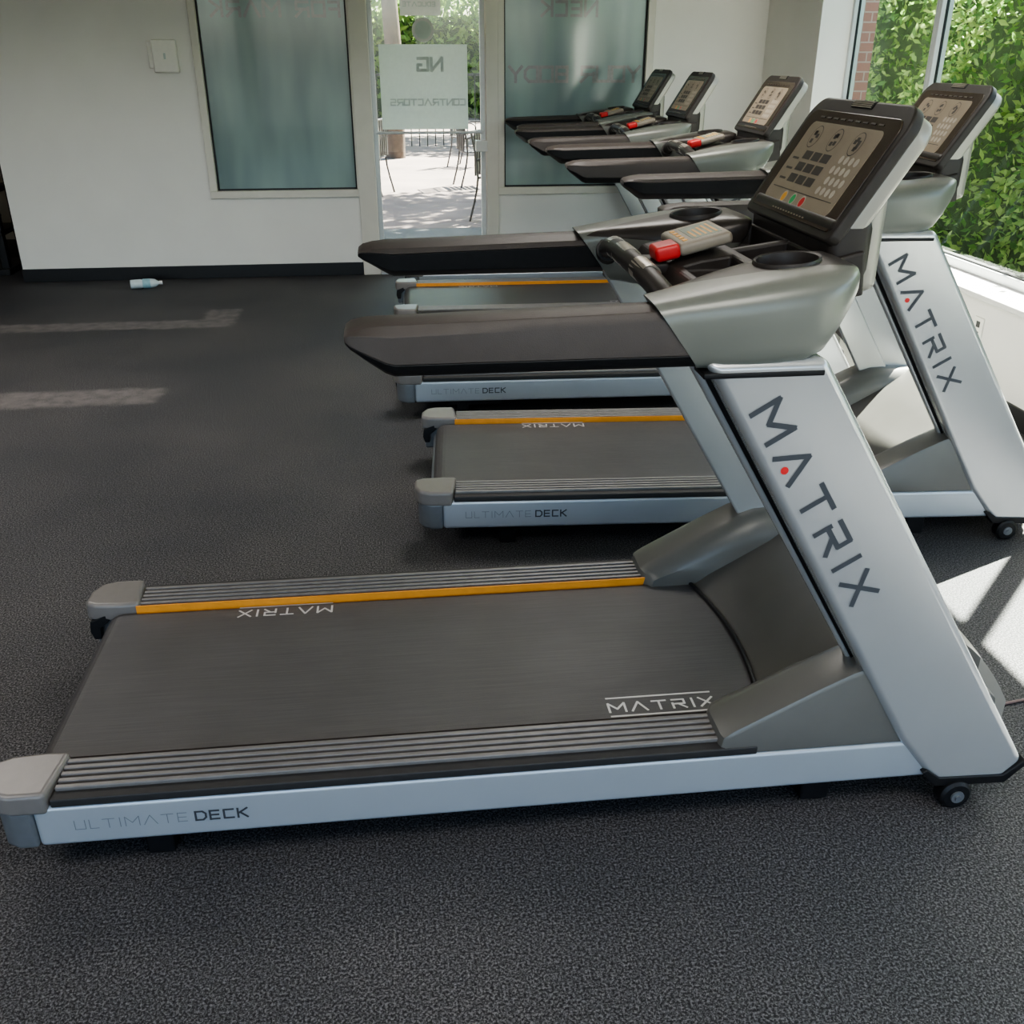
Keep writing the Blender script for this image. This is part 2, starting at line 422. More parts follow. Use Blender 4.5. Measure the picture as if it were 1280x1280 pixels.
    M = Matrix(((0,U.x,N.x,B.x),(-.925,0,0,B.y),(0,U.z,N.z,B.z),(0,0,0,1)))  # local x -> -Y, y -> U, z -> N
    hd.matrix_local = M
    def rrect(hx0, hx1, u0, u1, rb, rt, k=8):
        out = []
        for (cx, cy, r, a0) in ((hx1-rb,u0+rb,rb,-90),(hx1-rt,u1-rt,rt,0),(hx0+rt,u1-rt,rt,90),(hx0+rb,u0+rb,rb,180)):
            for i in range(k+1):
                a = math.radians(a0+90*i/k); out.append((cx+r*math.cos(a), cy+r*math.sin(a)))
        return out
    def plate(name, ol, z0, z1, m, bevel=0.0): return prism(name, ol, z0, z1, m, hd, bevel=bevel, axis='z')
    top_bulge = lambda ol, amt: [(x, u + amt*(1-(x/.26)**2) if u > .2 else u) for x, u in ol]
    plate("head_shell", top_bulge(rrect(-.262,.262,-.005,.272,.02,.045),.014), -.058, -.018, headshell, .010)
    plate("head_front", top_bulge(rrect(-.266,.266,-.012,.279,.02,.05),.014), -.026, .0, dgrey, .006)
    plate("head_glass", top_bulge(rrect(-.243,.243,.006,.250,.015,.03),.004), -.004, .0025, glassblk, .002)
    plate("screen_overlay", rrect(-.195,.195,.030,.222,.02,.02), .0026, .0032, panel_m)
    V, F = [], []
    def disc(cx, cy, r, z=.0036, n=20):
        k = len(V); V.extend([(cx+r*math.cos(2*math.pi*i/n), cy+r*math.sin(2*math.pi*i/n), z) for i in range(n)]); F.append(tuple(range(k, k+n)))
    def rect(x0, x1, y0, y1, z=.0036):
        k = len(V); V.extend([(x0,y0,z),(x1,y0,z),(x1,y1,z),(x0,y1,z)]); F.append((k,k+1,k+2,k+3))
    for i in (-1,0,1): disc(i*.115-.01, .187, .027)
    for r in range(3):
        for c in range(3): rect(-.12+c*.052, -.076+c*.052, .078+r*.028, .098+r*.028)
    rect(-.172,-.135,.08,.085); rect(-.172,-.135,.105,.110); rect(-.172,-.135,.13,.135); rect(-.175,.175,.060,.062)
    for i in range(9): rect(-.17+i*.039, -.145+i*.039, .232, .236)
    mesh("screen_icons", V, F, icon_d, hd)
    V, F = [], []
    for i in (-1,0,1): disc(i*.115-.01, .187, .025, .0038)
    mesh("screen_icon_faces", V, F, panel_m, hd)
    V, F = [], []
    for r in range(4):
        for c in range(4): disc(.075+c*.026+(r % 2)*.01, .078+r*.024, .0095, .0038, 10)
    mesh("screen_icons_light", V, F, icon_w, hd)
    V, F = [], []
    for i in (-1,0,1):
        for k in range(5):
            a = random.uniform(0, 6.28); cx = i*.115-.01+.011*math.cos(a+k*1.25); cy = .187+.011*math.sin(a+k*1.25)
            rect(cx-.008, cx+.006, cy-.006, cy+.004, .0041)
    mesh("icon_figures", V, F, icon_d, hd)
    for nm, cx, mt in (("button_start", -.02, green_b), ("button_stop", .035, redm), ("button_cool", -.075, orange_b)):
        V, F = [], []; disc(cx, .044, .0115, .0040); mesh(nm, V, F, mt, hd)
        V, F = [], []; disc(cx, .044, .015, .0037); mesh(nm+"_ring", V, F, icon_w, hd)
    V, F = [], []; 
    for i in range(12): rect(-.10+i*.017, -.09+i*.017, .014, .018, .0036)
    mesh("head_key_row", V, F, panel_m, hd)
    boxes("head_vent", [(-.060,.060,.262,.284,-.030,.002)], black, hd, bevel=.006)
    boxes("head_vent_slats", [(-.05,.05,.266+.004*i,.268+.004*i,-.004,.0035) for i in range(4)], chrome, hd)
    boxes("console_neck", [(1.77,1.86,-.225,.245,1.19,1.31)], dgrey, P, bevel=.02)
    boxes("console_neck_back", [(1.82,1.89,-.21,.23,1.16,1.36)], headshell, P, bevel=.02)
    # lettering
    d = Vector((.524,0,-.852)); up = Vector((.852,0,.524)); h = .061
    c0 = Vector((1.602,-.4632,.974))
    org = c0 - up*(h/2) - d*.045
    dots, _ = stroke_text("upright_lettering", "MATRIX", org, d, up, h, .0108, letter, P, gap=.58)
    V, F = [], []
    for p in dots:
        k = len(V); V += [tuple(p + d*(.008*math.cos(2*math.pi*i/16)) + up*(.008*math.sin(2*math.pi*i/16)) + Vector((0,-.0004,0))) for i in range(16)]; F.append(tuple(range(k,k+16)))
    mesh("lettering_dot", V, F, redm, P)
    # frame lettering
    _, w = stroke_text("frame_lettering_thin", "ULTIMATE", (.180,-.4530,.124), (1,0,0), (0,0,1), .025, .0018, letter_th, P, gap=.36)
    stroke_text("frame_lettering_bold", "DECK", (.180+w+.018,-.4530,.124), (1,0,0), (0,0,1), .025, .0046, letter, P, gap=.36)
    stroke_text("belt_lettering_front", "MATRIX", (1.36,-.282,.1986), (1,0,0), (0,1,0), .034, .0055, letter_lt, P, gap=.44, bars=(-.45,1.6))
    stroke_text("belt_lettering_rear", "MATRIX", (.68,.288,.1986), (-1,0,0), (0,-1,0), .034, .0055, letter_lt, P, gap=.44, bars=(-.45,))

spots = [((-.92,2.09,0),0.0), ((.033,3.519,0),-3.6), ((-.047,4.908,0),-2.0), ((-.05,6.22,0),-1.0), ((.02,7.41,0),0)]
t0 = empty("treadmill", (0,0,0)); build_treadmill(t0)
def dup(o, parent):
    c = o.copy(); C.objects.link(c); c.parent = parent
    for ch in list(o.children): dup(ch, c)
    return c
for i, (loc, rz) in enumerate(spots[1:]):
    e = empty("treadmill.%03d" % (i+1), loc, rz)
    for ch in list(t0.children): dup(ch, e)
t0.location = spots[0][0]; t0.rotation_euler = (0,0,math.radians(spots[0][1]))

# ------------------------------------------------------------ floor
fm = bpy.data.materials.new("rubber_floor"); fm.use_nodes = True; nt = fm.node_tree; b = nt.nodes["Principled BSDF"]
tc = nt.nodes.new("ShaderNodeTexCoord")
def N_(t, **kw):
    n = nt.nodes.new(t)
    for k, v in kw.items(): n.inputs[k].default_value = v
    return n
n1 = N_("ShaderNodeTexNoise", Scale=185.0, Detail=4.0, Roughness=.85); nt.links.new(tc.outputs["Object"], n1.inputs["Vector"])
r1 = nt.nodes.new("ShaderNodeValToRGB"); els = r1.color_ramp.elements
els[0].position = .46; els[0].color = (.009,.0092,.011,1); els[1].position = .65; els[1].color = (.225,.225,.24,1)
nt.links.new(n1.outputs["Fac"], r1.inputs["Fac"])
n3 = N_("ShaderNodeTexNoise", Scale=1.3, Detail=4.0); nt.links.new(tc.outputs["Object"], n3.inputs["Vector"])
r3 = nt.nodes.new("ShaderNodeValToRGB"); r3.color_ramp.elements[0].position = .35; r3.color_ramp.elements[1].position = .7
r3.color_ramp.elements[0].color = (.8,.8,.8,1); r3.color_ramp.elements[1].color = (1.2,1.14,1.08,1)
nt.links.new(n3.outputs["Fac"], r3.inputs["Fac"])
mx = nt.nodes.new("ShaderNodeMix"); mx.data_type = 'RGBA'; mx.blend_type = 'MULTIPLY'; mx.inputs[0].default_value = 1
nt.links.new(r1.outputs["Color"], mx.inputs[6]); nt.links.new(r3.outputs["Color"], mx.inputs[7])
sx = nt.nodes.new("ShaderNodeSeparateXYZ"); 
nd = N_("ShaderNodeTexNoise", Scale=9.0, Detail=4.0); nt.links.new(tc.outputs["Object"], nd.inputs["Vector"])
va = nt.nodes.new("ShaderNodeVectorMath"); va.operation = 'MULTIPLY_ADD'; va.inputs[1].default_value = (.10,.10,0); va.inputs[2].default_value = (-.05,-.05,0)
nt.links.new(nd.outputs["Color"], va.inputs[0])
vb = nt.nodes.new("ShaderNodeVectorMath"); vb.operation = 'ADD'; nt.links.new(va.outputs[0], vb.inputs[0]); nt.links.new(tc.outputs["Object"], vb.inputs[1])
nt.links.new(vb.outputs[0], sx.inputs[0])
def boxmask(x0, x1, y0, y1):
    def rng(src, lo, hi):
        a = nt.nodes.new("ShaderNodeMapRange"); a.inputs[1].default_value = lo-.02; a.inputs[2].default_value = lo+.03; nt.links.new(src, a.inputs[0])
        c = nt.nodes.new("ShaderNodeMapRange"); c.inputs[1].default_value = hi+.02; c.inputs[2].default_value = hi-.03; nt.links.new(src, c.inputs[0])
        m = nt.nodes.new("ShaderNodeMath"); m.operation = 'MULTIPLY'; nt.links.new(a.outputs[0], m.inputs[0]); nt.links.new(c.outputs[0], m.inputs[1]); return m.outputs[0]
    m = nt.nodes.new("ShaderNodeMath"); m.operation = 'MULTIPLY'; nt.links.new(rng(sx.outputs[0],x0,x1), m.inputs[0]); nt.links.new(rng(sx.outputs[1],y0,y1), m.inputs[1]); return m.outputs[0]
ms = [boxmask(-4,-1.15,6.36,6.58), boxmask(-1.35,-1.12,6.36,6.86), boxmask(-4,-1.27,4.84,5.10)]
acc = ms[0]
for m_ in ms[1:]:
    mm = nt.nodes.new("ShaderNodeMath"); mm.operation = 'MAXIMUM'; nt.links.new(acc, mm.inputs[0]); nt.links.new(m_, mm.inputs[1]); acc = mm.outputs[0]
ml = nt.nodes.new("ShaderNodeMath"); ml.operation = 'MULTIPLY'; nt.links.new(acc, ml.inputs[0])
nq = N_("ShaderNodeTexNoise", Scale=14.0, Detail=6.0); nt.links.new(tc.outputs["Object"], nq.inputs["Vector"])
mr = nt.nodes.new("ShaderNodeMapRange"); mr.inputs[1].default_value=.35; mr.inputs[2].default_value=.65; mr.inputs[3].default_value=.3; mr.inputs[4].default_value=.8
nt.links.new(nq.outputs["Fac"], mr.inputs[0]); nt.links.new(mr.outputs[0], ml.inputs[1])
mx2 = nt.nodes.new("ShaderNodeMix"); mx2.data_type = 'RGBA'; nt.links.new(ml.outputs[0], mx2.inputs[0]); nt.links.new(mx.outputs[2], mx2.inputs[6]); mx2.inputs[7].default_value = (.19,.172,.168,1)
nt.links.new(mx2.outputs[2], b.inputs["Base Color"])
b.inputs["Roughness"].default_value = .60; b.inputs["Specular IOR Level"].default_value = .25
bp = nt.nodes.new("ShaderNodeBump"); bp.inputs["Strength"].default_value = .5; bp.inputs["Distance"].default_value = .003
nt.links.new(n1.outputs["Fac"], bp.inputs["Height"]); nt.links.new(bp.outputs["Normal"], b.inputs["Normal"])
boxes("floor", [(-6,3.15,-3,10.2,-.1,0)], fm)

# ------------------------------------------------------------ shell
wallm = newmat("wall_paint", (.83,.81,.77), .7, 0, noise=.02, nscale=3, bump=.05, bscale=300)
ceilm = newmat("ceiling_paint", (.6,.57,.52), .8, 0, noise=.02, nscale=2)
tanm = newmat("tan_wall", (.34,.27,.20), .7, 0, noise=.04, nscale=3)
basem = newmat("baseboard_black", (.012,.012,.014), .45, 0, noise=.1)
framem = newmat("window_frame_cream", (.70,.67,.60), .5, 0, noise=.03, nscale=10)
alum = newmat("window_frame_alu", (.60,.62,.63), .4, .3, noise=.03)
WY = 7.95; T = .2; HC = 2.9
PY = 6.93
boxes("wall_far", [(-2.93,-1.42,WY,WY+T,0,HC),(-1.42,-.28,WY,WY+T,0,.62),(-1.42,2.0,WY,WY+T,2.45,HC),(-.28,-.16,WY,WY+T,0,2.45),(.72,.81,WY,WY+T,0,2.45),(.81,1.98,WY,WY+T,0,.62),(1.98,3.15,WY,WY+T,0,HC)], wallm)
boxes("baseboard_far", [(-2.935,-.30,WY-.014,WY,0,.10),(.83,2.87,WY-.014,WY,0,.10)], basem, bevel=.003)
boxes("wall_right", [(2.87,3.15,-3,WY,0,.50),(2.87,3.15,PY,WY,.50,HC),(2.87,3.15,-3,PY,2.5,HC),(2.87,3.15,-3,-.5,.5,2.5)], wallm)
boxes("trim_window_sill", [(2.855,3.15,-.5,PY,.50,.53)], newmat("sill_white", (.72,.71,.69), .45, 0, noise=.02), bevel=.006)
boxes("baseboard_right", [(2.856,2.87,-3,WY,0,.10)], basem, bevel=.003)
boxes("wall_left", [(-6.1,-6,-3,10.2,0,HC)], wallm)
boxes("wall_recess", [(-6,-2.93,10,10.2,0,HC),(-2.93,-2.83,WY+T,10.2,0,HC)], tanm)
boxes("wall_back", [(-6,3.15,-3.1,-3,0,.4),(-6,3.15,-3.1,-3,2.6,HC),(-6,-5.6,-3.1,-3,.4,2.6),(-2.6,-2.4,-3.1,-3,.4,2.6),(.2,.4,-3.1,-3,.4,2.6),(2.8,3.15,-3.1,-3,.4,2.6)], wallm)
boxes("ceiling", [(-6.1,3.15,-3.1,10.2,HC,HC+.1)], ceilm)

def glass(name, tint=(.94,.98,.96), gl=.06):
    m = bpy.data.materials.new(name); m.use_nodes = True; nt = m.node_tree
    for n in list(nt.nodes):
        if n.type != 'OUTPUT_MATERIAL': nt.nodes.remove(n)
    out = [n for n in nt.nodes if n.type == 'OUTPUT_MATERIAL'][0]
    tr = nt.nodes.new("ShaderNodeBsdfTransparent"); tr.inputs[0].default_value = (*tint,1)
    g = nt.nodes.new("ShaderNodeBsdfGlossy"); g.inputs["Roughness"].default_value = .02
    mi = nt.nodes.new("ShaderNodeMixShader"); mi.inputs[0].default_value = gl
    nt.links.new(tr.outputs[0], mi.inputs[1]); nt.links.new(g.outputs[0], mi.inputs[2]); nt.links.new(mi.outputs[0], out.inputs[0])
    return m
clear = glass("clear_glass"); 
ft = bpy.data.materials.new("frosted_teal_film"); ft.use_nodes = True; nt = ft.node_tree; b = nt.nodes["Principled BSDF"]
tc = nt.nodes.new("ShaderNodeTexCoord"); n = nt.nodes.new("ShaderNodeTexNoise"); n.inputs["Scale"].default_value = 1.6; n.inputs["Detail"].default_value = 2
mp = nt.nodes.new("ShaderNodeMapping"); mp.inputs["Scale"].default_value = (2.2,1,.5); nt.links.new(tc.outputs["Object"], mp.inputs[0]); nt.links.new(mp.outputs[0], n.inputs["Vector"])
r = nt.nodes.new("ShaderNodeValToRGB"); r.color_ramp.elements[0].position=.35; r.color_ramp.elements[1].position=.68
r.color_ramp.elements[0].color = (.20,.265,.27,1); r.color_ramp.elements[1].color = (.32,.42,.405,1)
nt.links.new(n.outputs["Fac"], r.inputs[0]); nt.links.new(r.outputs[0], b.inputs["Base Color"]); b.inputs["Roughness"].default_value = .10
b.inputs["Coat Weight"].default_value=.3
redfade = newmat("faded_window_letters", (.275,.275,.28), .10, 0, noise=.1, coat=.3)

def window_far(name, x0, x1, z0, z1):
    e = empty(name, (0,0,0))
    w = .055; y0, y1 = WY-.02, WY+.10
    boxes("frame", [(x0-w,x1+w,y0,y1,z0-w,z0),(x0-w,x1+w,y0,y1,z1,z1+w),(x0-w,x0,y0,y1,z0,z1),(x1,x1+w,y0,y1,z0,z1)], framem, e, bevel=.004)
    boxes("inner_gasket", [(x0,x1,WY+.02,WY+.05,z0,z0+.012),(x0,x0+.012,WY+.02,WY+.05,z0,z1),(x1-.012,x1,WY+.02,WY+.05,z0,z1)], basem, e)
    boxes("pane", [(x0,x1,WY+.03,WY+.04,z0,z1)], ft, e)
    return e
w1 = window_far("window_1", -1.375, -.31, .66, 2.40)
w2 = window_far("window_2", .845, 1.935, .66, 2.40)
stroke_text("lettering", "FOR MARK", (-.36,WY+.029,1.86), (-1,0,0), (0,0,1), .10, .020, redfade, w1, gap=.3)
stroke_text("lettering", "YOUR BODY", (1.90,WY+.029,1.42), (-1,0,0), (0,0,1), .11, .022, redfade, w2, gap=.22)
stroke_text("lettering_top", "NECK", (1.55,WY+.029,1.87), (-1,0,0), (0,0,1), .10, .020, redfade, w2, gap=.3)

for i, (a, bb) in enumerate(((5.79,PY),(3.75,5.79),(1.70,3.75),(-.5,1.70))):
    e = empty("window_%d" % (i+3), (0,0,0)); fw = .032
    boxes("frame", [(3.08,3.15,a,bb,.53,.53+.05),(3.08,3.15,a,bb,2.45,2.5),(3.08,3.15,a,a+fw,.58,2.45),(3.08,3.15,bb-fw,bb,.58,2.45)], alum, e, bevel=.004)
    boxes("gasket", [(3.098,3.13,a+fw,bb-fw,.58,.59),(3.105,3.12,a+fw,a+fw+.006,.58,2.45),(3.105,3.12,bb-fw-.006,bb-fw,.58,2.45)], basem, e)
    boxes("pane", [(3.11,3.116,a+fw,bb-fw,.58,2.45)], clear, e)
for i,(a,bb) in enumerate(((-5.6,-2.6),(-2.4,.2),(.4,2.8))):
    e = empty("window_%d" % (i+7), (0,0,0))
    boxes("frame", [(a,bb,-3.08,-3.02,.4,.45),(a,bb,-3.08,-3.02,2.55,2.6),(a,a+.05,-3.08,-3.02,.45,2.55),(bb-.05,bb,-3.08,-3.02,.45,2.55)], alum, e)

# door
d = empty("door_1", (0,0,0))
boxes("jambs", [(-.30,-.165,WY-.025,WY+.12,0,2.45),(.705,.80,WY-.025,WY+.12,0,2.45),(-.30,.80,WY-.025,WY+.12,2.3,2.45)], framem, d, bevel=.005)
boxes("leaf_frame", [(-.16,-.125,WY+.02,WY+.07,.02,2.29),(.665,.70,WY+.02,WY+.07,.02,2.29),(-.125,.665,WY+.02,WY+.07,.02,.12),(-.125,.665,WY+.02,WY+.07,2.2,2.29)], alum, d, bevel=.003)
boxes("threshold", [(-.16,.70,WY-.02,WY+.2,0,.018)], alum, d)
boxes("pane", [(-.125,.665,WY+.04,WY+.048,.12,2.2)], clear, d)
tubes("push_bar", [([(-.14,WY-.03,1.07),(.68,WY-.03,1.07)], .010), ([(-.12,WY-.03,1.07),(-.12,WY+.03,1.07)], .008), ([(.66,WY-.03,1.07),(.66,WY+.03,1.07)], .008)], alum, d)
boxes("lock_box", [(.62,.71,WY-.05,WY+.03,.93,1.01)], newmat("lock_white", (.7,.7,.68), .4, 0, noise=.02), d, bevel=.006)
def papermat(name, col, t):
    m = newmat(name, col, .6, 0, noise=.03); nt = m.node_tree; b = nt.nodes["Principled BSDF"]
    tl = nt.nodes.new("ShaderNodeBsdfTranslucent"); tl.inputs[0].default_value = (*col,1)
    mi = nt.nodes.new("ShaderNodeMixShader"); mi.inputs[0].default_value = t
    out = [n for n in nt.nodes if n.type == 'OUTPUT_MATERIAL'][0]
    nt.links.new(b.outputs[0], mi.inputs[1]); nt.links.new(tl.outputs[0], mi.inputs[2]); nt.links.new(mi.outputs[0], out.inputs[0]); return m
paper = papermat("sign_paper", (.70,.77,.72), .22)
paper2 = papermat("sign_white", (.78,.78,.75), .22)
txt = newmat("sign_text_grey", (.54,.60,.57), .6, 0, noise=.03)
def quad(name, x0, x1, z0, z1, y, m, p): return mesh(name, [(x0,y,z0),(x1,y,z0),(x1,y,z1),(x0,y,z1)], [(0,1,2,3)], m, p)
s = empty("door_sign", (0,0,0))
quad("board", -.09,.57,1.09,1.68, WY+.034, paper, s)
stroke_text("print_1", "NG", (.38,WY+.0325,1.50), (-1,0,0), (0,0,1), .09, .022, txt, s, gap=.3)
stroke_text("print_2", "CONTRACTORS", (.55,WY+.0325,1.26), (-1,0,0), (0,0,1), .045, .010, txt, s, gap=.25)
s = empty("paper_notice", (0,0,0))
quad("sheet", .08,.38,1.87,2.10, WY+.034, paper2, s)
stroke_text("print", "EDUCATE", (.34,WY+.0325,1.93), (-1,0,0), (0,0,1), .03, .005, txt, s, gap=.3)
boxes("print_lines", [(.12,.34,WY+.031,WY+.033,1.98+.025*k,1.985+.025*k) for k in range(4)], txt, s)
V, F = [], []
tubegeo(V, F, [(.245,WY+.030,1.775),(.245,WY+.036,1.775)], .082, 32)
s = mesh("round_sticker", V, F, paper2)
V, F = [], []
tubegeo(V, F, [(.245,WY+.028,1.775),(.245,WY+.0295,1.775)], .06, 32)
mesh("sticker_print", V, F, paper, s)

s = empty("wall_box", (0,0,0))
wb = newmat("wall_box_white", (.86,.84,.78), .5, 0, noise=.02)
boxes("cover", [(-1.71,-1.535,WY-.05,WY,1.49,1.71)], wb, s, bevel=.012)
boxes("back_plate", [(-1.745,-1.70,WY-.025,WY,1.52,1.70)], wb, s, bevel=.006)
boxes("key_slot", [(-1.63,-1.615,WY-.053,WY-.049,1.58,1.62)], txt, s)
s = empty("wall_outlet", (0,0,0))
boxes("plate", [(2.862,2.87,4.42,4.50,.30,.42)], wb, s, bevel=.003)
boxes("sockets", [(2.860,2.863,4.445,4.475,.32,.35),(2.860,2.863,4.445,4.475,.37,.40)], basem, s)

s = empty("water_bottle", (-1.93,7.62,.0), 12)
bm_ = newmat("bottle_plastic", (.62,.70,.72), .2, 0, noise=.1, nscale=20)
V, F = [], []
tubegeo(V, F, [(-.12,0,.036),(-.115,0,.036),(-.04,0,.036),(-.035,0,.036),(.03,0,.036),(.06,0,.036),(.085,0,.036),(.09,0,.036)], [.026,.034,.035,.031,.035,.03,.013,.013], 18)
mesh("body", V, F, bm_, s, smooth=True)
V, F = [], []; tubegeo(V, F, [(.09,0,.036),(.112,0,.036)], .015, 14); mesh("cap", V, F, newmat("bottle_cap", (.75,.76,.76), .4, noise=.02), s, smooth=True)
V, F = [], []; tubegeo(V, F, [(-.03,0,.036),(.025,0,.036)], .0358, 18); mesh("label", V, F, newmat("bottle_label", (.30,.50,.56), .5, noise=.1), s, smooth=True)

tubes("power_cord", [(smoothpts([(1.38,2.00,.02),(1.52,1.97,.006),(1.75,1.99,.006),(2.2,1.93,.006),(2.6,2.1,.006),(2.84,2.4,.006)], 8), .004)], newmat("cord_tan", (.16,.10,.09), .5, noise=.1), n=8)

rk = empty("dumbbell_rack", (-3.55,8.5,0), 0)
rm = newmat("rack_black", (.02,.02,.022), .4, .3, noise=.1)
boxes("frame", [(-.6,-.54,-.22,-.16,0,1.15),(.34,.40,-.22,-.16,0,1.15),(-.6,-.54,.18,.24,0,1.25),(.34,.40,.18,.24,0,1.25),(-.6,.4,-.24,.24,.30,.34),(-.6,.4,-.24,.24,.62,.66),(-.6,.4,-.24,.24,.98,1.02),(-.62,.42,-.28,.28,0,.05)], rm, rk, bevel=.006)
V, F = [], []
for zz in (.34,.66,1.02):
    for k in range(4):
        x = -.45+k*.22
        tubegeo(V, F, [(x,-.20,zz+.07),(x,-.08,zz+.07)], .065, 6); tubegeo(V, F, [(x,.06,zz+.07),(x,.18,zz+.07)], .065, 6); tubegeo(V, F, [(x,-.1,zz+.07),(x,.1,zz+.07)], .016, 8)
mesh("dumbbells", V, F, rm, rk, smooth=True)

# ------------------------------------------------------------ outdoors
patio = newmat("patio_concrete", (.15,.113,.10), .85, 0, noise=.25, nscale=1.2, bump=.2, bscale=60)
grass = newmat("ground_soil", (.05,.065,.025), .9, 0, noise=.3, nscale=8)
boxes("patio_ground", [(-12,2.4,10.2,34,-.12,-.03),(-2.83,2.4,WY+T,10.2,-.12,-.03)], patio)
boxes("garden_ground", [(3.15,16,-4,34,-.16,-.06),(2.4,3.15,WY+T,34,-.16,-.06)], grass)
def leafmat(name, c0, c1, tr=.35):
    m = bpy.data.materials.new(name); m.use_nodes = True; nt = m.node_tree; b = nt.nodes["Principled BSDF"]
    g = nt.nodes.new("ShaderNodeNewGeometry"); r = nt.nodes.new("ShaderNodeValToRGB")
    r.color_ramp.elements[0].color = (*c0,1); r.color_ramp.elements[1].color = (*c1,1)
    nt.links.new(g.outputs["Random Per Island"], r.inputs[0]); nt.links.new(r.outputs[0], b.inputs["Base Color"]); b.inputs["Roughness"].default_value = .5
    tl = nt.nodes.new("ShaderNodeBsdfTranslucent"); nt.links.new(r.outputs[0], tl.inputs[0])
    mi = nt.nodes.new("ShaderNodeMixShader"); mi.inputs[0].default_value = tr
    out = [n for n in nt.nodes if n.type == 'OUTPUT_MATERIAL'][0]
    nt.links.new(b.outputs[0], mi.inputs[1]); nt.links.new(tl.outputs[0], mi.inputs[2]); nt.links.new(mi.outputs[0], out.inputs[0])
    return m
lf = leafmat("hedge_leaf", (.055,.16,.03), (.30,.44,.13), .48); lf2 = leafmat("tree_leaf", (.09,.19,.04), (.32,.42,.11), .5)
inner = newmat("hedge_core", (.02,.05,.01), .9, 0, noise=.4, nscale=20)
bark = newmat("bark", (.10,.07,.05), .9, 0, noise=.3, nscale=12, bump=.6, bscale=20)
h = empty("hedge", (0,0,0))
boxes("core", [(4.55,5.2,1.0,10.0,-.06,2.25)], inner, h, bevel=.1)
def hg():
    k = random.random()
    y = random.uniform(.9,10.1); bump = .10*math.sin(y*3.1)+.08*math.sin(y*7.3+1)
    if k < .78:
        z = random.uniform(-.05,2.55); return (4.40+random.gauss(0,.09)+bump+.06*math.sin(z*6+y*2), y, z)
    return (random.uniform(4.3,5.3), y, 2.40+random.gauss(0,.10)+bump)
leaves("foliage", hg, 30000, .040, lf, h)
bk = bpy.data.materials.new("red_brick"); bk.use_nodes = True; nt = bk.node_tree; b = nt.nodes["Principled BSDF"]
br = nt.nodes.new("ShaderNodeTexBrick"); br.inputs["Color1"].default_value=(.30,.12,.09,1); br.inputs["Color2"].default_value=(.24,.10,.08,1); br.inputs["Mortar"].default_value=(.34,.27,.23,1); br.inputs["Scale"].default_value=4
tc = nt.nodes.new("ShaderNodeTexCoord"); mp = nt.nodes.new("ShaderNodeMapping"); mp.inputs["Rotation"].default_value=(math.radians(90),0,0)
nt.links.new(tc.outputs["Object"], mp.inputs[0]); nt.links.new(mp.outputs[0], br.inputs["Vector"]); nt.links.new(br.outputs[0], b.inputs["Base Color"]); b.inputs["Roughness"].default_value=.85
boxes("brick_column", [(3.16,3.35,7.12,7.6,-.06,3.4)], bk)
def tree(name, x, y, tr, hgt, cr, n, size=.10):
    e = empty(name, (x,y,-.03))
    tubes("trunk", [([(0,0,0),(.05,0,hgt*.3),(-.03,.03,hgt*.6),(.05,0,hgt)], [tr*1.2,tr,tr*.85,tr*.5]), ([(0,0,hgt*.55),(cr*.5,.1,hgt*.9)], [tr*.5,tr*.2]), ([(0,0,hgt*.5),(-cr*.5,-.1,hgt*.9)], [tr*.5,tr*.2])], bark, e)
    def g():
        v = Vector((random.gauss(0,1),random.gauss(0,1),random.gauss(0,1))).normalized()*cr*random.uniform(.5,1)
        return (v.x, v.y, hgt+v.z*.75)
    leaves("crown", g, n, size, lf2, e)
tree("tree", .0, 18.2, .15, 5.6, 2.2, 4500)
tree("tree.001", 4.0, 23.5, .2, 4.2, 2.6, 6000, .13)
tree("tree.002", -3.4, 24.5, .2, 4.0, 3.0, 6000, .13)
tree("tree.003", 8.7, 11.5, .25, 3.8, 2.6, 6000, .12)
tree("tree.004", 9.2, 18.0, .25, 4.0, 2.8, 6000, .12)
tree("shade_tree", 4.0, 14.6, .16, 6.2, 2.3, 5500, .13)  # added tree, crown out of view, placed to dapple the patio with shade
sh = empty("shrub_row", (0,0,0))
boxes("core", [(-10,10,30.3,31.2,-.03,2.6)], inner, sh, bevel=.1)
leaves("foliage", lambda: (random.uniform(-10,10), random.uniform(29.7,31.2), random.uniform(0,3.8)), 20000, .15, lf2, sh)
fn = empty("metal_fence", (0,0,0))
boxes("rails_and_posts", [(-8,8,20.6,20.63,.2,.24),(-8,8,20.6,20.63,1.25,1.3)]+[(-8+k*.16,-7.98+k*.16,20.6,20.62,-.03,1.3) for k in range(100)], rm, fn)
cm = newmat("patio_metal", (.05,.045,.045), .45, .4, noise=.1)
def chair(e):
    L = []
    for sx_ in (-.23,.23):
        L.append((smoothpts([(sx_,-.24,-.03),(sx_,-.22,.42),(sx_,-.20,.62),(sx_,.05,.64),(sx_,.2,.60)],4), .012))
        L.append((smoothpts([(sx_*1.0,.30,-.03),(sx_,.20,.42),(sx_,.27,.88)],4), .012))
    L += [([(-.23,.27,.88),(.23,.27,.88)],.012), ([(-.23,-.22,.42),(.23,-.22,.42)],.012), ([(-.23,.20,.42),(.23,.20,.42)],.012), ([(-.23,.23,.60),(.23,.23,.60)],.01)]
    tubes("frame", L, cm, e, n=8)
    boxes("seat_slats", [(-.22,.22,-.21+k*.07,-.16+k*.07,.42,.432) for k in range(6)], cm, e)
    boxes("back_slats", [(-.20+k*.07,-.165+k*.07,.235,.25,.44,.87) for k in range(6)], cm, e)
c0 = empty("patio_chair", (1.14,10.9,0), 65); chair(c0)
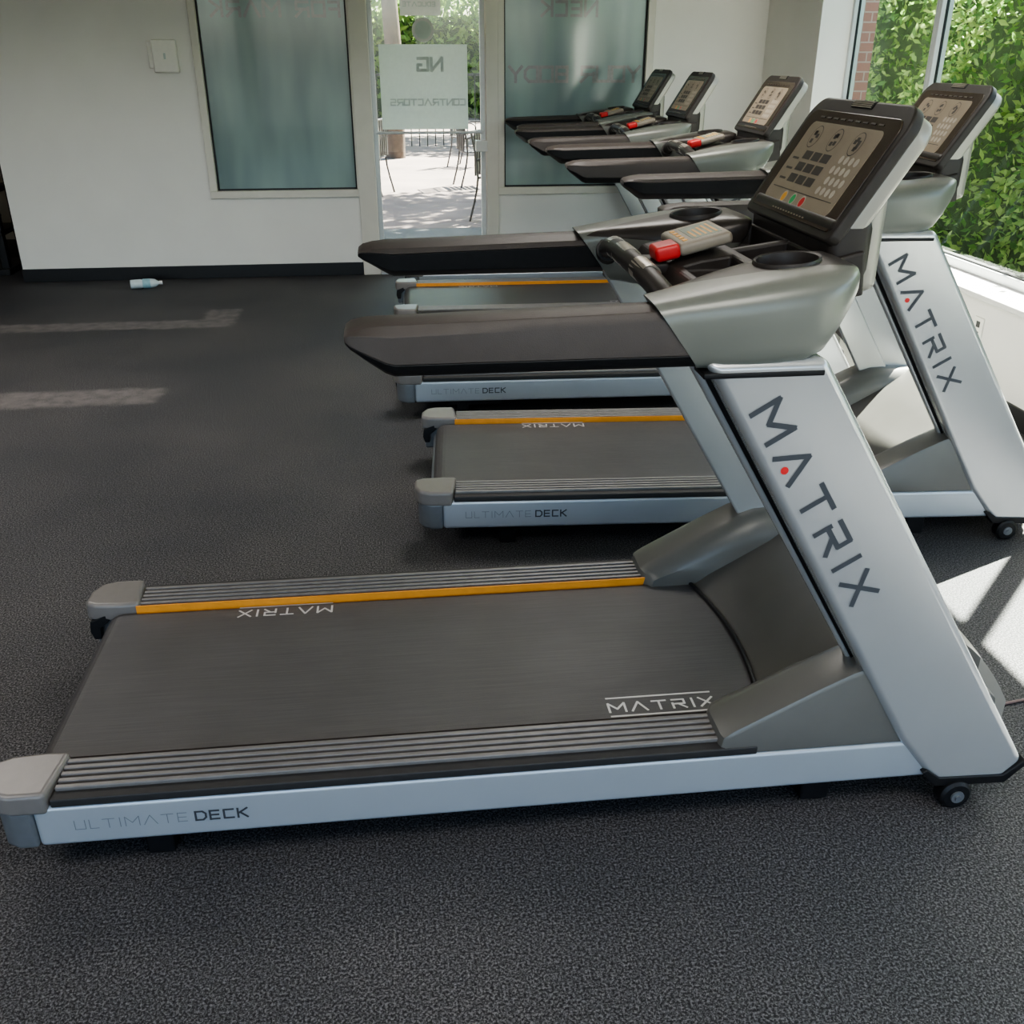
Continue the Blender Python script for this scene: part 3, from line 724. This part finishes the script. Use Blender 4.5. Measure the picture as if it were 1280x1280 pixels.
for i,(x,y,rz) in enumerate(((1.12,14.0,100),(-.60,15.2,-80),(-.40,13.3,-110),(1.2,16.6,60))):
    e = empty("patio_chair.%03d" % (i+1), (x,y,0), rz)
    for ch in list(c0.children): dup(ch, e)
pt = empty("patio_table", (2.1,12.6,0))
V, F = [], []
tubegeo(V, F, [(0,0,.70),(0,0,.73)], .5, 32); tubegeo(V, F, [(0,0,-.03),(0,0,.70)], .03, 12); tubegeo(V, F, [(0,0,-.03),(0,0,.0)], .25, 24)
mesh("top_and_base", V, F, cm, pt, smooth=True)

# ------------------------------------------------------------ light
w = bpy.data.worlds.new("sky"); bpy.context.scene.world = w; w.use_nodes = True; nt = w.node_tree
bg = nt.nodes["Background"]; sk = nt.nodes.new("ShaderNodeTexSky"); sk.sky_type = 'NISHITA'; sk.sun_disc = False
sk.sun_elevation = math.radians(50); sk.sun_rotation = math.radians(45); sk.dust_density = 2.0
nt.links.new(sk.outputs[0], bg.inputs[0]); bg.inputs[1].default_value = .9
sun = bpy.data.lights.new("sun", 'SUN'); sun.energy = 90.0; sun.angle = math.radians(.6); sun.color = (1,.95,.86)
so = bpy.data.objects.new("sun", sun); C.objects.link(so)
el = math.radians(50); D = Vector((-math.cos(el)*.707,-math.cos(el)*.707,-math.sin(el)))
so.rotation_euler = D.to_track_quat('-Z','Y').to_euler(); so.location = (6,12,9)
for i,(x,y,en) in enumerate(((-2.8,.6,38),(.6,.2,34),(-2.6,4.6,50),(1.0,4.6,42))):  # added fill lamps out of view, brightening the interior; no real fixtures
    l = bpy.data.lights.new("fill_light", 'AREA'); l.shape = 'RECTANGLE'; l.size = 1.2; l.size_y = 1.2; l.energy = en; l.color = (1,.95,.89); l.spread = math.radians(145)
    o = bpy.data.objects.new("fill_light" + ("" if i == 0 else ".%03d" % i), l); C.objects.link(o); o.location = (x,y,2.86)

cam = bpy.data.cameras.new("camera"); co = bpy.data.objects.new("camera", cam); C.objects.link(co)
cam.sensor_width = 36; cam.lens = 33.75; cam.clip_start = .05
co.location = (0,0,1.6); co.rotation_euler = (math.radians(90-25.4), 0, math.radians(-6.5))
bpy.context.scene.camera = co
try: bpy.context.scene.view_settings.look = 'AgX - Medium High Contrast'
except Exception as ex: print(ex)
